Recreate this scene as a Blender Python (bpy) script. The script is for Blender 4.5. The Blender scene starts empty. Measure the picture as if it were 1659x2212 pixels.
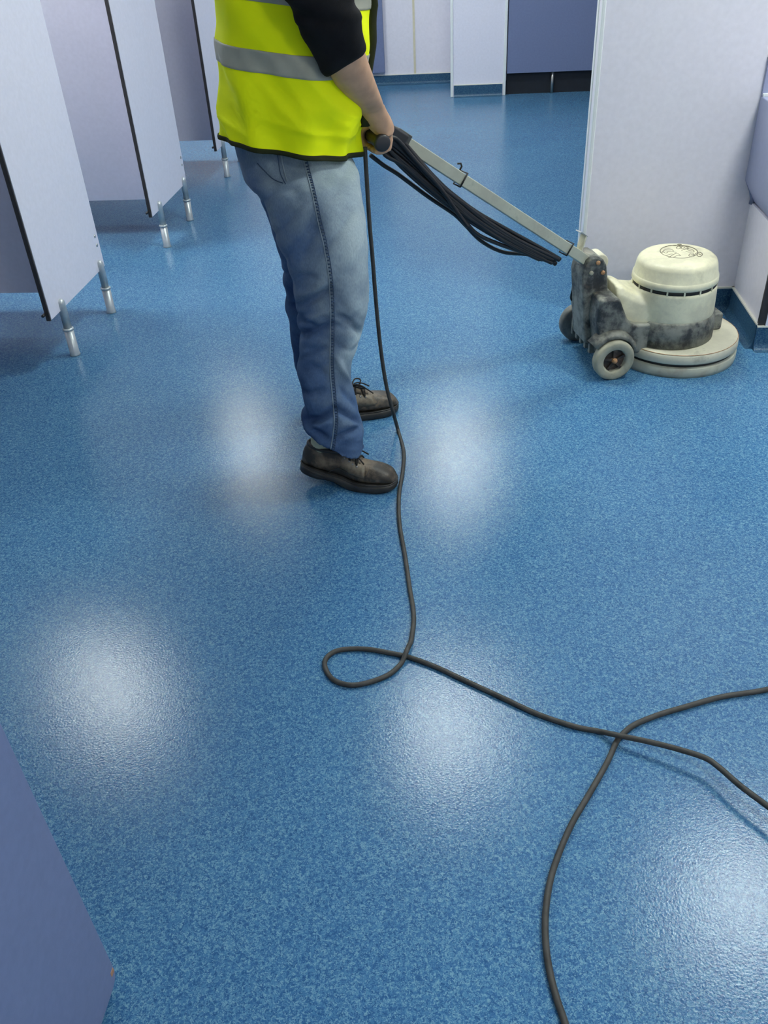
import bpy, bmesh, math, random
import numpy as np
from mathutils import Vector, Matrix, noise

random.seed(7)
sc = bpy.context.scene
col = sc.collection
V = Vector
PI = math.pi

# ------------------------------------------------------------------ camera
FPX = 1853.0; CX, CY = 829.5, 1106.0; HC = 1.5
cam_d = bpy.data.cameras.new('camera'); cam = bpy.data.objects.new('camera', cam_d); col.objects.link(cam)
RX = V((0.99545779, 0.08171861, -0.04884519))      # camera right, up, back in world axes
RU = V((-0.0081179, 0.58404828, 0.81167832))
RB = V((0.09485718, -0.80759499, 0.5820588))
Mx = Matrix((RX, RU, RB)).transposed().to_4x4(); Mx.translation = V((0, 0, HC))
cam.matrix_world = Mx
cam_d.sensor_fit = 'VERTICAL'; cam_d.sensor_height = 24.0; cam_d.lens = FPX * 24.0 / 2212.0
cam_d.clip_start = 0.02; cam_d.clip_end = 60
sc.camera = cam

# ------------------------------------------------------------------ world, colour management
w = bpy.data.worlds.new('world'); sc.world = w; w.use_nodes = True
w.node_tree.nodes['Background'].inputs[0].default_value = (0.8, 0.88, 1, 1)
w.node_tree.nodes['Background'].inputs[1].default_value = 0.05
sc.view_settings.view_transform = 'Standard'; sc.view_settings.look = 'None'
sc.view_settings.exposure = 0.46; sc.view_settings.gamma = 1.0; sc.view_settings.use_curve_mapping = False
try:
    sc.cycles.use_denoising = True
    sc.cycles.max_bounces = 8; sc.cycles.diffuse_bounces = 5; sc.cycles.glossy_bounces = 4
    sc.cycles.sample_clamp_indirect = 4.0
    sc.cycles.caustics_reflective = False; sc.cycles.caustics_refractive = False
except Exception:
    pass
CEIL = 2.9
LAMP_W = 34.0                                        # emission strength of every ceiling lamp
LAMP_COL = (0.95, 1.0, 0.945)

# ------------------------------------------------------------------ pixel helpers
def ray(x, y):
    return RX * (x - CX) + RU * (CY - y) - RB * FPX
def on_z(x, y, z=0.0):
    d = ray(x, y); t = (z - HC) / d.z; return V((d.x * t, d.y * t, z))
def on_y(x, y, Y):
    d = ray(x, y); t = Y / d.y; return V((d.x * t, Y, HC + d.z * t))
def on_plane(x, y, p0, n):
    o = V((0, 0, HC)); d = ray(x, y); t = (p0 - o).dot(n) / d.dot(n); return o + d * t

# ------------------------------------------------------------------ materials
def new_mat(name):
    m = bpy.data.materials.new(name); m.use_nodes = True
    nt = m.node_tree; b = nt.nodes['Principled BSDF']; return m, nt, b
def N(nt, typ, **kw):
    n = nt.nodes.new(typ)
    for k, v in kw.items():
        if k.startswith('i_'): n.inputs[k[2:].replace('_', ' ')].default_value = v
        else: setattr(n, k, v)
    return n
def ramp(nt, stops, interp='LINEAR'):
    r = nt.nodes.new('ShaderNodeValToRGB'); r.color_ramp.interpolation = interp
    e = r.color_ramp.elements
    while len(e) < len(stops): e.new(0.5)
    for k, (p, c) in enumerate(stops):
        e[k].position = p; e[k].color = (c[0], c[1], c[2], 1) if not isinstance(c, float) else (c, c, c, 1)
    return r
def simple(name, c, rough=0.5, metal=0.0, var=0.12, scale=30.0, bump=0.0, bscale=200.0, spec=0.5, coord='Object'):
    m, nt, b = new_mat(name)
    tc = N(nt, 'ShaderNodeTexCoord')
    n = N(nt, 'ShaderNodeTexNoise'); n.inputs['Scale'].default_value = scale; n.inputs['Detail'].default_value = 5
    nt.links.new(tc.outputs[coord], n.inputs['Vector'])
    lo = tuple(max(0, x * (1 - var)) for x in c); hi = tuple(min(1, x * (1 + var)) for x in c)
    r = ramp(nt, [(0.3, lo), (0.7, hi)])
    nt.links.new(n.outputs['Fac'], r.inputs['Fac']); nt.links.new(r.outputs['Color'], b.inputs['Base Color'])
    b.inputs['Roughness'].default_value = rough; b.inputs['Metallic'].default_value = metal
    b.inputs['Specular IOR Level'].default_value = spec
    if bump > 0:
        n2 = N(nt, 'ShaderNodeTexNoise'); n2.inputs['Scale'].default_value = bscale; n2.inputs['Detail'].default_value = 3
        nt.links.new(tc.outputs[coord], n2.inputs['Vector'])
        bp = N(nt, 'ShaderNodeBump'); bp.inputs['Strength'].default_value = bump; bp.inputs['Distance'].default_value = 0.003
        nt.links.new(n2.outputs['Fac'], bp.inputs['Height']); nt.links.new(bp.outputs['Normal'], b.inputs['Normal'])
    return m

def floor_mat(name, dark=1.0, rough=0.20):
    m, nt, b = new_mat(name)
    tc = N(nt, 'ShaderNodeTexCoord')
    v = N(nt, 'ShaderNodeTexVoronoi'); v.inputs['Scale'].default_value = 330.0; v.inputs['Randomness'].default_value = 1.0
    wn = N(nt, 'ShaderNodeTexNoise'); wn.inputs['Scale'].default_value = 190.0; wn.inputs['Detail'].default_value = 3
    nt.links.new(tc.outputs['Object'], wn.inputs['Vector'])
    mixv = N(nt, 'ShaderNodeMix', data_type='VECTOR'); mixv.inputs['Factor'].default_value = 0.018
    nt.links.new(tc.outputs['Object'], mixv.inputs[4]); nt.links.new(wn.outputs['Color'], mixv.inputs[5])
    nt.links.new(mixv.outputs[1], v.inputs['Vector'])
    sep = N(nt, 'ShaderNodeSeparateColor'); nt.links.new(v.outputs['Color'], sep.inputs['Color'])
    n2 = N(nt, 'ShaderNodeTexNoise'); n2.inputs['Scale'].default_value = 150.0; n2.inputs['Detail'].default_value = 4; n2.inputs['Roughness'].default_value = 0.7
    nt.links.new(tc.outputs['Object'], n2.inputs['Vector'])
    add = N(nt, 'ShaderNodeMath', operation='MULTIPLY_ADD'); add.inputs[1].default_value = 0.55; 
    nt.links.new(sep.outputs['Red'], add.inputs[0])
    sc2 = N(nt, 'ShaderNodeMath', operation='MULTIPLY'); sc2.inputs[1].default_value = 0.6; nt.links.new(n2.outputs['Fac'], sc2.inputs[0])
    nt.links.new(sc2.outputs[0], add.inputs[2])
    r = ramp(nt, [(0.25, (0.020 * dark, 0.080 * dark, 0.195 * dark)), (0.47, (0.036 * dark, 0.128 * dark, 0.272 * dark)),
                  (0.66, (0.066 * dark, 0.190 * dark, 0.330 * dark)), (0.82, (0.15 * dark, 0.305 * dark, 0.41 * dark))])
    nt.links.new(add.outputs[0], r.inputs['Fac'])
    n3 = N(nt, 'ShaderNodeTexNoise'); n3.inputs['Scale'].default_value = 1.3; n3.inputs['Detail'].default_value = 3
    nt.links.new(tc.outputs['Object'], n3.inputs['Vector'])
    r3 = ramp(nt, [(0.3, (0.88, 0.9, 0.94)), (0.7, (1.08, 1.06, 1.04))]); nt.links.new(n3.outputs['Fac'], r3.inputs['Fac'])
    mul = N(nt, 'ShaderNodeMix', data_type='RGBA', blend_type='MULTIPLY'); mul.inputs[0].default_value = 1.0
    nt.links.new(r.outputs['Color'], mul.inputs[6]); nt.links.new(r3.outputs['Color'], mul.inputs[7])
    nt.links.new(mul.outputs[2], b.inputs['Base Color'])
    b.inputs['Roughness'].default_value = rough; b.inputs['Specular IOR Level'].default_value = 0.25
    bn = N(nt, 'ShaderNodeTexNoise'); bn.inputs['Scale'].default_value = 210.0; bn.inputs['Detail'].default_value = 2
    nt.links.new(tc.outputs['Object'], bn.inputs['Vector'])
    bp = N(nt, 'ShaderNodeBump'); bp.inputs['Strength'].default_value = 0.27; bp.inputs['Distance'].default_value = 0.0014
    nt.links.new(bn.outputs['Fac'], bp.inputs['Height']); nt.links.new(bp.outputs['Normal'], b.inputs['Normal'])
    return m

def dirty(name, base, stain, rough=0.6, lo=0.45, hi=0.62, scale=9.0):
    m, nt, b = new_mat(name)
    tc = N(nt, 'ShaderNodeTexCoord')
    n = N(nt, 'ShaderNodeTexNoise'); n.inputs['Scale'].default_value = scale; n.inputs['Detail'].default_value = 8; n.inputs['Roughness'].default_value = 0.68
    nt.links.new(tc.outputs['Object'], n.inputs['Vector'])
    r = ramp(nt, [(0.3, base), (lo, tuple(x * 1.5 for x in base)), (hi, stain), (0.8, tuple(min(1, x * 1.35) for x in stain))])
    nt.links.new(n.outputs['Fac'], r.inputs['Fac'])
    n2 = N(nt, 'ShaderNodeTexNoise'); n2.inputs['Scale'].default_value = scale * 0.8; n2.inputs['Detail'].default_value = 5
    mp = N(nt, 'ShaderNodeMapping'); mp.inputs['Location'].default_value = (3.1, 7.7, 1.3)
    nt.links.new(tc.outputs['Object'], mp.inputs['Vector']); nt.links.new(mp.outputs['Vector'], n2.inputs['Vector'])
    r2 = ramp(nt, [(0.63, (0, 0, 0)), (0.74, (0.6, 0.6, 0.6))]); nt.links.new(n2.outputs['Fac'], r2.inputs['Fac'])
    mx = N(nt, 'ShaderNodeMix', data_type='RGBA'); nt.links.new(r2.outputs['Color'], mx.inputs[0])
    nt.links.new(r.outputs['Color'], mx.inputs[6]); mx.inputs[7].default_value = (0.20, 0.155, 0.11, 1)
    nt.links.new(mx.outputs[2], b.inputs['Base Color'])
    b.inputs['Roughness'].default_value = rough
    bp = N(nt, 'ShaderNodeBump'); bp.inputs['Strength'].default_value = 0.25; bp.inputs['Distance'].default_value = 0.004
    nt.links.new(n.outputs['Fac'], bp.inputs['Height']); nt.links.new(bp.outputs['Normal'], b.inputs['Normal'])
    return m

def fabric(name, c, rough=0.9, weave=900.0, var=0.12, bump=0.2):
    m, nt, b = new_mat(name)
    tc = N(nt, 'ShaderNodeTexCoord')
    n = N(nt, 'ShaderNodeTexNoise'); n.inputs['Scale'].default_value = 22; n.inputs['Detail'].default_value = 6
    nt.links.new(tc.outputs['Object'], n.inputs['Vector'])
    r = ramp(nt, [(0.3, tuple(x * (1 - var) for x in c)), (0.7, tuple(min(1, x * (1 + var)) for x in c))])
    nt.links.new(n.outputs['Fac'], r.inputs['Fac']); nt.links.new(r.outputs['Color'], b.inputs['Base Color'])
    b.inputs['Roughness'].default_value = rough; b.inputs['Specular IOR Level'].default_value = 0.2
    wv = N(nt, 'ShaderNodeTexNoise'); wv.inputs['Scale'].default_value = weave
    nt.links.new(tc.outputs['Object'], wv.inputs['Vector'])
    bp = N(nt, 'ShaderNodeBump'); bp.inputs['Strength'].default_value = bump; bp.inputs['Distance'].default_value = 0.001
    nt.links.new(wv.outputs['Fac'], bp.inputs['Height']); nt.links.new(bp.outputs['Normal'], b.inputs['Normal'])
    return m

def denim_mat():
    m, nt, b = new_mat('denim')
    tc = N(nt, 'ShaderNodeTexCoord')
    at = N(nt, 'ShaderNodeAttribute', attribute_name='fade_tone')
    n = N(nt, 'ShaderNodeTexNoise'); n.inputs['Scale'].default_value = 9; n.inputs['Detail'].default_value = 7; n.inputs['Roughness'].default_value = 0.6
    nt.links.new(tc.outputs['Object'], n.inputs['Vector'])
    ma = N(nt, 'ShaderNodeMath', operation='MULTIPLY_ADD'); ma.inputs[1].default_value = 0.85; 
    nt.links.new(n.outputs['Fac'], ma.inputs[0])
    sb = N(nt, 'ShaderNodeMath', operation='SUBTRACT'); sb.inputs[1].default_value = 0.42
    nt.links.new(at.outputs['Fac'], sb.inputs[0]); nt.links.new(sb.outputs[0], ma.inputs[2])
    r = ramp(nt, [(0.0, (0.030, 0.060, 0.135)), (0.28, (0.075, 0.128, 0.228)), (0.55, (0.150, 0.202, 0.258)), (0.85, (0.30, 0.375, 0.41)), (1.0, (0.37, 0.45, 0.47))])
    nt.links.new(ma.outputs[0], r.inputs['Fac'])
    wv = N(nt, 'ShaderNodeTexNoise'); wv.inputs['Scale'].default_value = 420; wv.inputs['Detail'].default_value = 2
    mp = N(nt, 'ShaderNodeMapping'); mp.inputs['Scale'].default_value = (1, 1, 0.25)
    nt.links.new(tc.outputs['Object'], mp.inputs['Vector']); nt.links.new(mp.outputs['Vector'], wv.inputs['Vector'])
    r2 = ramp(nt, [(0.3, (0.86, 0.86, 0.88)), (0.7, (1.12, 1.12, 1.1))]); nt.links.new(wv.outputs['Fac'], r2.inputs['Fac'])
    mu = N(nt, 'ShaderNodeMix', data_type='RGBA', blend_type='MULTIPLY'); mu.inputs[0].default_value = 1
    nt.links.new(r.outputs['Color'], mu.inputs[6]); nt.links.new(r2.outputs['Color'], mu.inputs[7])
    nt.links.new(mu.outputs[2], b.inputs['Base Color'])
    b.inputs['Roughness'].default_value = 0.9; b.inputs['Specular IOR Level'].default_value = 0.15
    bp = N(nt, 'ShaderNodeBump'); bp.inputs['Strength'].default_value = 0.15; bp.inputs['Distance'].default_value = 0.001
    nt.links.new(wv.outputs['Fac'], bp.inputs['Height']); nt.links.new(bp.outputs['Normal'], b.inputs['Normal'])
    return m

def emit_mat(name, c, s):
    m, nt, b = new_mat(name)
    b.inputs['Base Color'].default_value = (0.9, 0.9, 0.9, 1)
    b.inputs['Emission Color'].default_value = (*c, 1); b.inputs['Emission Strength'].default_value = s
    return m

M = {}
M['floor'] = floor_mat('blue_flecked_vinyl')
M['skirt'] = floor_mat('blue_flecked_vinyl_shaded', 0.55, 0.35)  # same vinyl as the floor, darkened to carry shade at the wall foot
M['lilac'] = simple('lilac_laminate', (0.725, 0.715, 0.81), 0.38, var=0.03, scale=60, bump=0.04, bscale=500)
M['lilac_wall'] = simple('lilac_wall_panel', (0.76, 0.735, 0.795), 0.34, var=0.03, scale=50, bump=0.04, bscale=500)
M['divider'] = simple('darker_lilac_laminate', (0.57, 0.56, 0.645), 0.42, var=0.03, scale=60, bump=0.04, bscale=500)  # dividers set darker and greyer than the pilaster laminate
M['joint'] = simple('yellowed_joint_strip', (0.66, 0.61, 0.44), 0.5, var=0.05)
M['blue_door'] = simple('dusty_blue_laminate', (0.155, 0.19, 0.325), 0.45, var=0.05, scale=70, bump=0.05, bscale=500)
M['vanity'] = simple('vanity_laminate', (0.33, 0.36, 0.52), 0.38, var=0.03, scale=60)
M['white'] = simple('white_trim_plastic', (0.74, 0.77, 0.76), 0.4, var=0.03)
M['cream_line'] = simple('cream_sealant', (0.70, 0.69, 0.60), 0.5, var=0.05)
M['ceiling'] = simple('ceiling_white', (0.86, 0.86, 0.86), 0.8, var=0.02, scale=80)
M['dark_edge'] = simple('dark_laminate_edge', (0.030, 0.026, 0.026), 0.5, var=0.2)
M['void_shade'] = simple('void_shade_black', (0.006, 0.009, 0.015), 0.6, var=0.2)
M['alu'] = simple('satin_aluminium', (0.52, 0.56, 0.57), 0.36, metal=0.55, var=0.05, scale=60)
M['steel'] = simple('dull_steel', (0.45, 0.45, 0.43), 0.4, metal=1.0, var=0.1)
M['cream'] = dirty('cream_plastic', (0.485, 0.465, 0.325), (0.555, 0.53, 0.38), 0.38, 0.45, 0.6, 5.0)
M['cream_deck'] = dirty('worn_cream_deck', (0.40, 0.385, 0.29), (0.52, 0.495, 0.38), 0.55, 0.4, 0.6, 8.0)
M['cream_pole'] = dirty('cream_painted_steel', (0.29, 0.30, 0.235), (0.37, 0.375, 0.30), 0.45, 0.4, 0.6, 9.0)
M['chassis'] = dirty('scuffed_black_plastic', (0.020, 0.022, 0.022), (0.20, 0.205, 0.172), 0.55, 0.40, 0.56, 13.0)
M['black'] = simple('black_plastic', (0.018, 0.018, 0.019), 0.4, var=0.25)
M['groove'] = simple('gap_black', (0.014, 0.014, 0.013), 0.7, var=0.2)
M['cable'] = simple('dusty_black_rubber_cable', (0.038, 0.037, 0.032), 0.6, var=0.35, scale=40)
M['cable_dark'] = simple('black_rubber_cable', (0.008, 0.008, 0.009), 0.45, var=0.3, scale=40)
M['tyre'] = dirty('grey_rubber_tyre', (0.21, 0.205, 0.15), (0.36, 0.345, 0.26), 0.7, 0.45, 0.62, 14.0)
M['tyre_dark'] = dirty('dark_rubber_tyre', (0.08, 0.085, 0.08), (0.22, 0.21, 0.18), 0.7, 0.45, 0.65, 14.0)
M['hub'] = dirty('rusty_hub', (0.022, 0.017, 0.014), (0.10, 0.07, 0.05), 0.7, 0.5, 0.66, 30.0)
M['rust'] = simple('rusty_bolt', (0.36, 0.19, 0.085), 0.6, var=0.4, scale=80)
M['mark'] = simple('engraved_mark', (0.17, 0.155, 0.105), 0.6, var=0.1)
M['hivis'] = fabric('hi_vis_yellow', (0.90, 1.0, 0.002), 0.7, 700, 0.02, 0.05)
M['band'] = fabric('grey_reflective_tape', (0.37, 0.37, 0.29), 0.5, 700, 0.10, 0.05)
M['binding'] = fabric('dark_green_binding', (0.022, 0.026, 0.008), 0.8)
M['knit'] = fabric('black_knit', (0.010, 0.010, 0.011), 0.95, 500, 0.3, 0.4)
M['denim'] = denim_mat()
M['stitch'] = fabric('denim_seam', (0.22, 0.275, 0.31), 0.9)
M['stitch_dark'] = fabric('dark_stitch', (0.045, 0.075, 0.13), 0.9)
M['skin'] = simple('skin', (0.60, 0.35, 0.205), 0.5, var=0.12, scale=28, bump=0.08, bscale=350)
M['hair'] = fabric('dark_hair', (0.02, 0.014, 0.01), 0.7, 300)
M['eye'] = simple('eye_white', (0.75, 0.73, 0.7), 0.2, var=0.02)
M['lip'] = simple('lip', (0.42, 0.17, 0.13), 0.45, var=0.08)
M['leather'] = dirty('worn_brown_leather', (0.020, 0.016, 0.011), (0.17, 0.13, 0.085), 0.45, 0.46, 0.62, 14.0)
M['leather_tan'] = dirty('scuffed_tan_leather', (0.055, 0.043, 0.028), (0.21, 0.175, 0.12), 0.5, 0.42, 0.6, 18.0)
M['sole'] = simple('black_rubber_sole', (0.026, 0.025, 0.022), 0.5, var=0.5, scale=30)
M['lace'] = simple('dark_lace', (0.014, 0.012, 0.010), 0.8, var=0.4, scale=300)
M['sock'] = fabric('grey_green_sock', (0.42, 0.42, 0.29), 0.95, 400)
M['chip'] = simple('chipped_edge', (0.40, 0.22, 0.13), 0.7, var=0.2)
M['lamp'] = emit_mat('lamp_diffuser', LAMP_COL, LAMP_W)

# ------------------------------------------------------------------ object helpers
def link(o, parent=None):
    col.objects.link(o)
    if parent is not None: o.parent = parent
    return o
def mesh_obj(name, verts, faces, mat, parent=None, smooth=False, bevel=0.0, segs=2):
    me = bpy.data.meshes.new(name); me.from_pydata([tuple(v) for v in verts], [], faces); me.update()
    bm = bmesh.new(); bm.from_mesh(me)
    bmesh.ops.recalc_face_normals(bm, faces=bm.faces)
    bm.to_mesh(me); bm.free()
    if smooth:
        for p in me.polygons: p.use_smooth = True
    me.materials.append(mat)
    o = bpy.data.objects.new(name, me); link(o, parent)
    if bevel > 0:
        md = o.modifiers.new('bevel', 'BEVEL'); md.width = bevel; md.segments = segs; md.limit_method = 'ANGLE'; md.angle_limit = 0.6
        for p in me.polygons: p.use_smooth = True
        md.harden_normals = True
    return o
class G:
    """collects raw geometry for ONE part"""
    def __init__(s): s.v = []; s.f = []
    def add(s, vs, fs):
        k = len(s.v); s.v += [V(v) for v in vs]; s.f += [tuple(i + k for i in f) for f in fs]; return s
    def box(s, a, b):
        x0, y0, z0 = a; x1, y1, z1 = b
        return s.add([(x0,y0,z0),(x1,y0,z0),(x1,y1,z0),(x0,y1,z0),(x0,y0,z1),(x1,y0,z1),(x1,y1,z1),(x0,y1,z1)],
                     [(0,3,2,1),(4,5,6,7),(0,1,5,4),(1,2,6,5),(2,3,7,6),(3,0,4,7)])
    def obox(s, c, ax, ay, az, hx, hy, hz):
        vs = [V(c) + ax*(sx*hx) + ay*(sy*hy) + az*(sz*hz) for sz in (-1,1) for sx, sy in ((-1,-1),(1,-1),(1,1),(-1,1))]
        return s.add(vs, [(0,3,2,1),(4,5,6,7),(0,1,5,4),(1,2,6,5),(2,3,7,6),(3,0,4,7)])
    def loft(s, rings, caps=True, closed=True):
        n = len(rings[0]); k = len(s.v)
        for r in rings: s.v += [V(p) for p in r]
        for i in range(len(rings) - 1):
            for j in range(n if closed else n - 1):
                a = k + i*n + j; b_ = k + i*n + (j+1) % n
                s.f.append((a, b_, b_ + n, a + n))
        if caps:
            s.f.append(tuple(k + j for j in range(n))[::-1]); s.f.append(tuple(k + (len(rings)-1)*n + j for j in range(n)))
        return s
    def tube(s, pts, rad, n=10, caps=True):
        pts = [V(p) for p in pts]; m = len(pts)
        rs = rad if isinstance(rad, (list, tuple)) else [rad]*m
        rings = []; prev = None
        for i in range(m):
            t = (pts[min(i+1, m-1)] - pts[max(i-1, 0)]).normalized()
            if prev is None:
                u = t.orthogonal().normalized()
            else:
                u = (prev - t * prev.dot(t)).normalized()
            prev = u; vv = t.cross(u)
            rings.append([pts[i] + (u*math.cos(2*PI*j/n) + vv*math.sin(2*PI*j/n))*rs[i] for j in range(n)])
        return s.loft(rings, caps)
    def lathe(s, prof, c, ax=V((0,0,1)), n=40):
        ax = V(ax).normalized(); u = ax.orthogonal().normalized(); vv = ax.cross(u)
        rings = [[V(c) + ax*h + (u*math.cos(2*PI*j/n) + vv*math.sin(2*PI*j/n))*max(r, 1e-4) for j in range(n)] for r, h in prof]
        return s.loft(rings, True)
    def prism(s, poly, d):
        n = len(poly); d = V(d)
        return s.add([V(p) for p in poly] + [V(p) + d for p in poly],
                     [tuple(range(n))[::-1], tuple(range(n, 2*n))] + [(i, (i+1) % n, n + (i+1) % n, n + i) for i in range(n)])
    def ball(s, c, rx, ry, rz, n=14, m=10):
        rings = []
        for i in range(m + 1):
            a = -PI/2 + PI*i/m
            rings.append([V(c) + V((max(1e-4, math.cos(a))*rx*math.cos(2*PI*j/n), max(1e-4, math.cos(a))*ry*math.sin(2*PI*j/n), rz*math.sin(a))) for j in range(n)])
        return s.loft(rings, True)
    def build(s, name, mat, parent=None, smooth=False, bevel=0.0, segs=2):
        return mesh_obj(name, s.v, s.f, mat, parent, smooth, bevel, segs)
def tag(o, label, cat, group=None, kind=None):
    o['label'] = label; o['category'] = cat
    if group: o['group'] = group
    if kind: o['kind'] = kind
    return o
def empty(name, loc, label, cat, group=None, kind=None):
    o = bpy.data.objects.new(name, None); o.empty_display_size = 0.05; link(o); o.location = loc
    EMP.append(o)
    return tag(o, label, cat, group, kind)
EMP = []
def settle(root):
    """parts were modelled in world space: hang them under the empty without moving them"""
    inv = Matrix.Translation(-V(root.location))
    for ch in root.children: ch.matrix_parent_inverse = inv
def catmull(pts, k=8):
    pts = [V(p) for p in pts]; out = []
    for i in range(len(pts) - 1):
        p0 = pts[max(i-1, 0)]; p1 = pts[i]; p2 = pts[i+1]; p3 = pts[min(i+2, len(pts)-1)]
        for j in range(k):
            t = j / k
            out.append(0.5*((2*p1) + (p2-p0)*t + (2*p0-5*p1+4*p2-p3)*t*t + (3*p1-p0-3*p2+p3)*t**3))
    out.append(pts[-1]); return out
def remesh(o, voxel, smooth_iter=6, fac=0.5):
    md = o.modifiers.new('r', 'REMESH'); md.mode = 'VOXEL'; md.voxel_size = voxel
    if smooth_iter:
        sm = o.modifiers.new('s', 'SMOOTH'); sm.iterations = smooth_iter; sm.factor = fac
    dg = bpy.context.evaluated_depsgraph_get()
    me = bpy.data.meshes.new_from_object(o.evaluated_get(dg))
    o.modifiers.clear(); old = o.data; o.data = me; bpy.data.meshes.remove(old)
    for p in me.polygons: p.use_smooth = True
    return o

# ================================================================== SETTING
XL, XR, YF, YB = -3.3, 3.0, -1.6, 9.25
def slab(name, a, b, mat, label, cat, bevel=0):
    o = G().box(a, b).build(name, mat, None, bevel=bevel); return tag(o, label, cat, kind='structure')
slab('floor', (XL, YF, -0.05), (XR, YB, 0), M['floor'], 'glossy blue flecked vinyl safety floor', 'floor')
slab('ceiling', (XL, YF, CEIL), (XR, YB, CEIL + 0.05), M['ceiling'], 'plain white ceiling above the washroom', 'ceiling')
slab('wall_left', (XL - 0.1, YF, 0), (XL, YB, CEIL), M['lilac_wall'], 'lilac wall at the rear of the cubicles', 'wall')
slab('wall_right', (XR, YF, 0), (XR + 0.1, YB, CEIL), M['lilac_wall'], 'lilac wall behind the washing area', 'wall')
slab('wall_front', (XL, YF - 0.1, 0), (XR, YF, CEIL), M['lilac_wall'], 'lilac wall opposite the far end of the washroom', 'wall')
wb = slab('wall_back', (XL, YB, 0), (XR, YB + 0.1, CEIL), M['lilac_wall'], 'pale lilac panelled wall at the far end of the washroom', 'wall')
G().box((-0.535, YB - 0.004, 0.09), (-0.515, YB + 0.002, CEIL)).build('panel_joint_strip', M['joint'], wb)
# column at the far end
CXL, CXR, CYF = -0.155, 0.312, 8.5
slab('wall_pier', (CXL, CYF, 0), (CXR, YB, CEIL), M['lilac'], 'pale lilac boxed pier with white corner guards at the far end', 'wall')
for i, x in enumerate((CXL, CXR)):
    t = G().box((x - 0.012, CYF - 0.006, 0), (x + 0.012, CYF + 0.03, CEIL)).build('trim_%d' % (i + 1), M['white'], None, bevel=0.004)
    tag(t, 'white corner guard on the pier beside the %s' % ('cream wall joint' if i == 0 else 'dark blue panel'), 'trim', kind='structure')
# partition wall behind the machine
YA, XA, XC = 3.575, 0.472, 1.112
slab('wall_partition', (XA, YA, 0), (2.6, YA + 0.13, CEIL), M['lilac_wall'], 'lilac partition wall standing behind the floor machine', 'wall')
tag(G().box((XA - 0.004, YA - 0.004, 0), (XA + 0.010, YA + 0.016, CEIL)).build('trim_3', M['white'], None, bevel=0.004),
    'white corner strip on the front edge of the partition wall', 'trim', kind='structure')
tag(G().box((XA - 0.005, YA + 0.10, 0), (XA + 0.01, YA + 0.135, CEIL)).build('trim_4', M['white'], None, bevel=0.004),
    'white corner strip on the rear edge of the partition wall', 'trim', kind='structure')
# boxed duct returning towards the camera
YD = 3.19
duct = slab('wall_duct', (XC, YD, 0.0), (2.6, YA, 0.45), M['lilac_wall'], 'low lilac duct wall beside the floor machine, under the vanity', 'wall')
G().box((XC - 0.004, YD - 0.004, 0.092), (XC + 0.022, YD + 0.01, 0.45)).build('corner_strip', M['dark_edge'], duct)
G().box((XC + 0.022, YD - 0.008, 0.092), (2.6, YD, 0.45)).build('access_panel', M['lilac'], duct)

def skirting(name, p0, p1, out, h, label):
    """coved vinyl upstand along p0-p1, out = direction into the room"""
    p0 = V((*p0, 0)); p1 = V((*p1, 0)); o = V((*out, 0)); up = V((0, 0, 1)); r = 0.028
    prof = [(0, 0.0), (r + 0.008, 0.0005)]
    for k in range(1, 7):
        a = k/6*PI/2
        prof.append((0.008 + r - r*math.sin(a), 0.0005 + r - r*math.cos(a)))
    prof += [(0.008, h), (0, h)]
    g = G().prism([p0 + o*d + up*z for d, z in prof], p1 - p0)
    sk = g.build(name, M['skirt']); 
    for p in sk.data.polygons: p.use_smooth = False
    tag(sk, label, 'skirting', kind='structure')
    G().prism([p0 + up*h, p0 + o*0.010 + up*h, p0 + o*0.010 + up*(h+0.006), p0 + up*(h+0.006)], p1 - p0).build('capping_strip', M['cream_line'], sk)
skirting('baseboard_back', (-2.2, YB), (CXL, YB), (0, -1), 0.085, 'dark-shaded blue coved vinyl skirting along the far wall')
skirting('baseboard_pier', (CXL + 0.018, CYF), (CXR - 0.018, CYF), (0, -1), 0.095, 'dark-shaded blue coved skirting at the foot of the pier')
skirting('baseboard_partition', (XA + 0.016, YA), (XC, YA), (0, -1), 0.098, 'dark-shaded blue coved skirting at the foot of the partition wall')
skirting('baseboard_duct', (XC, YA), (XC, YD), (-1, 0), 0.098, 'dark-shaded blue coved skirting along the side of the duct wall')
skirting('baseboard_duct_face', (XC - 0.006, YD), (2.6, YD), (0, -1), 0.092, 'dark-shaded blue coved skirting under the duct access panel')

# ceiling lamps (five read from their floor reflections, the last made up as fill)
LP = [(-0.09, 6.88, 'over the aisle near the far pier'), (-2.22, 7.03, 'over the cubicle nearest the far wall'),
      (-2.42, 3.95, 'over the cubicle with the widest pilaster'), (-0.11, 3.70, 'over the man in the yellow vest'),
      (1.50, 2.62, 'in front of the duct wall'), (1.50, -0.35, 'added out of view behind the camera as fill')]
def lamp(x, y, where):
    e = empty('ceiling_light', (x, y, CEIL), 'square white ceiling light ' + where, 'light', 'ceiling lights')
    hw = 0.28
    g = G()
    for sx, sy, ex, ey in ((0, -1, hw + 0.03, 0.015), (0, 1, hw + 0.03, 0.015), (-1, 0, 0.015, hw), (1, 0, 0.015, hw)):
        cx, cy = x + sx*(hw + 0.015), y + sy*(hw + 0.015)
        g.box((cx - ex, cy - ey, CEIL - 0.02), (cx + ex, cy + ey, CEIL + 0.002))
    g.build('frame', M['white'], e)
    G().box((x - hw, y - hw, CEIL - 0.014), (x + hw, y + hw, CEIL - 0.002)).build('diffuser', M['lamp'], e)
    settle(e)
for l in LP: lamp(*l)

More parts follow.
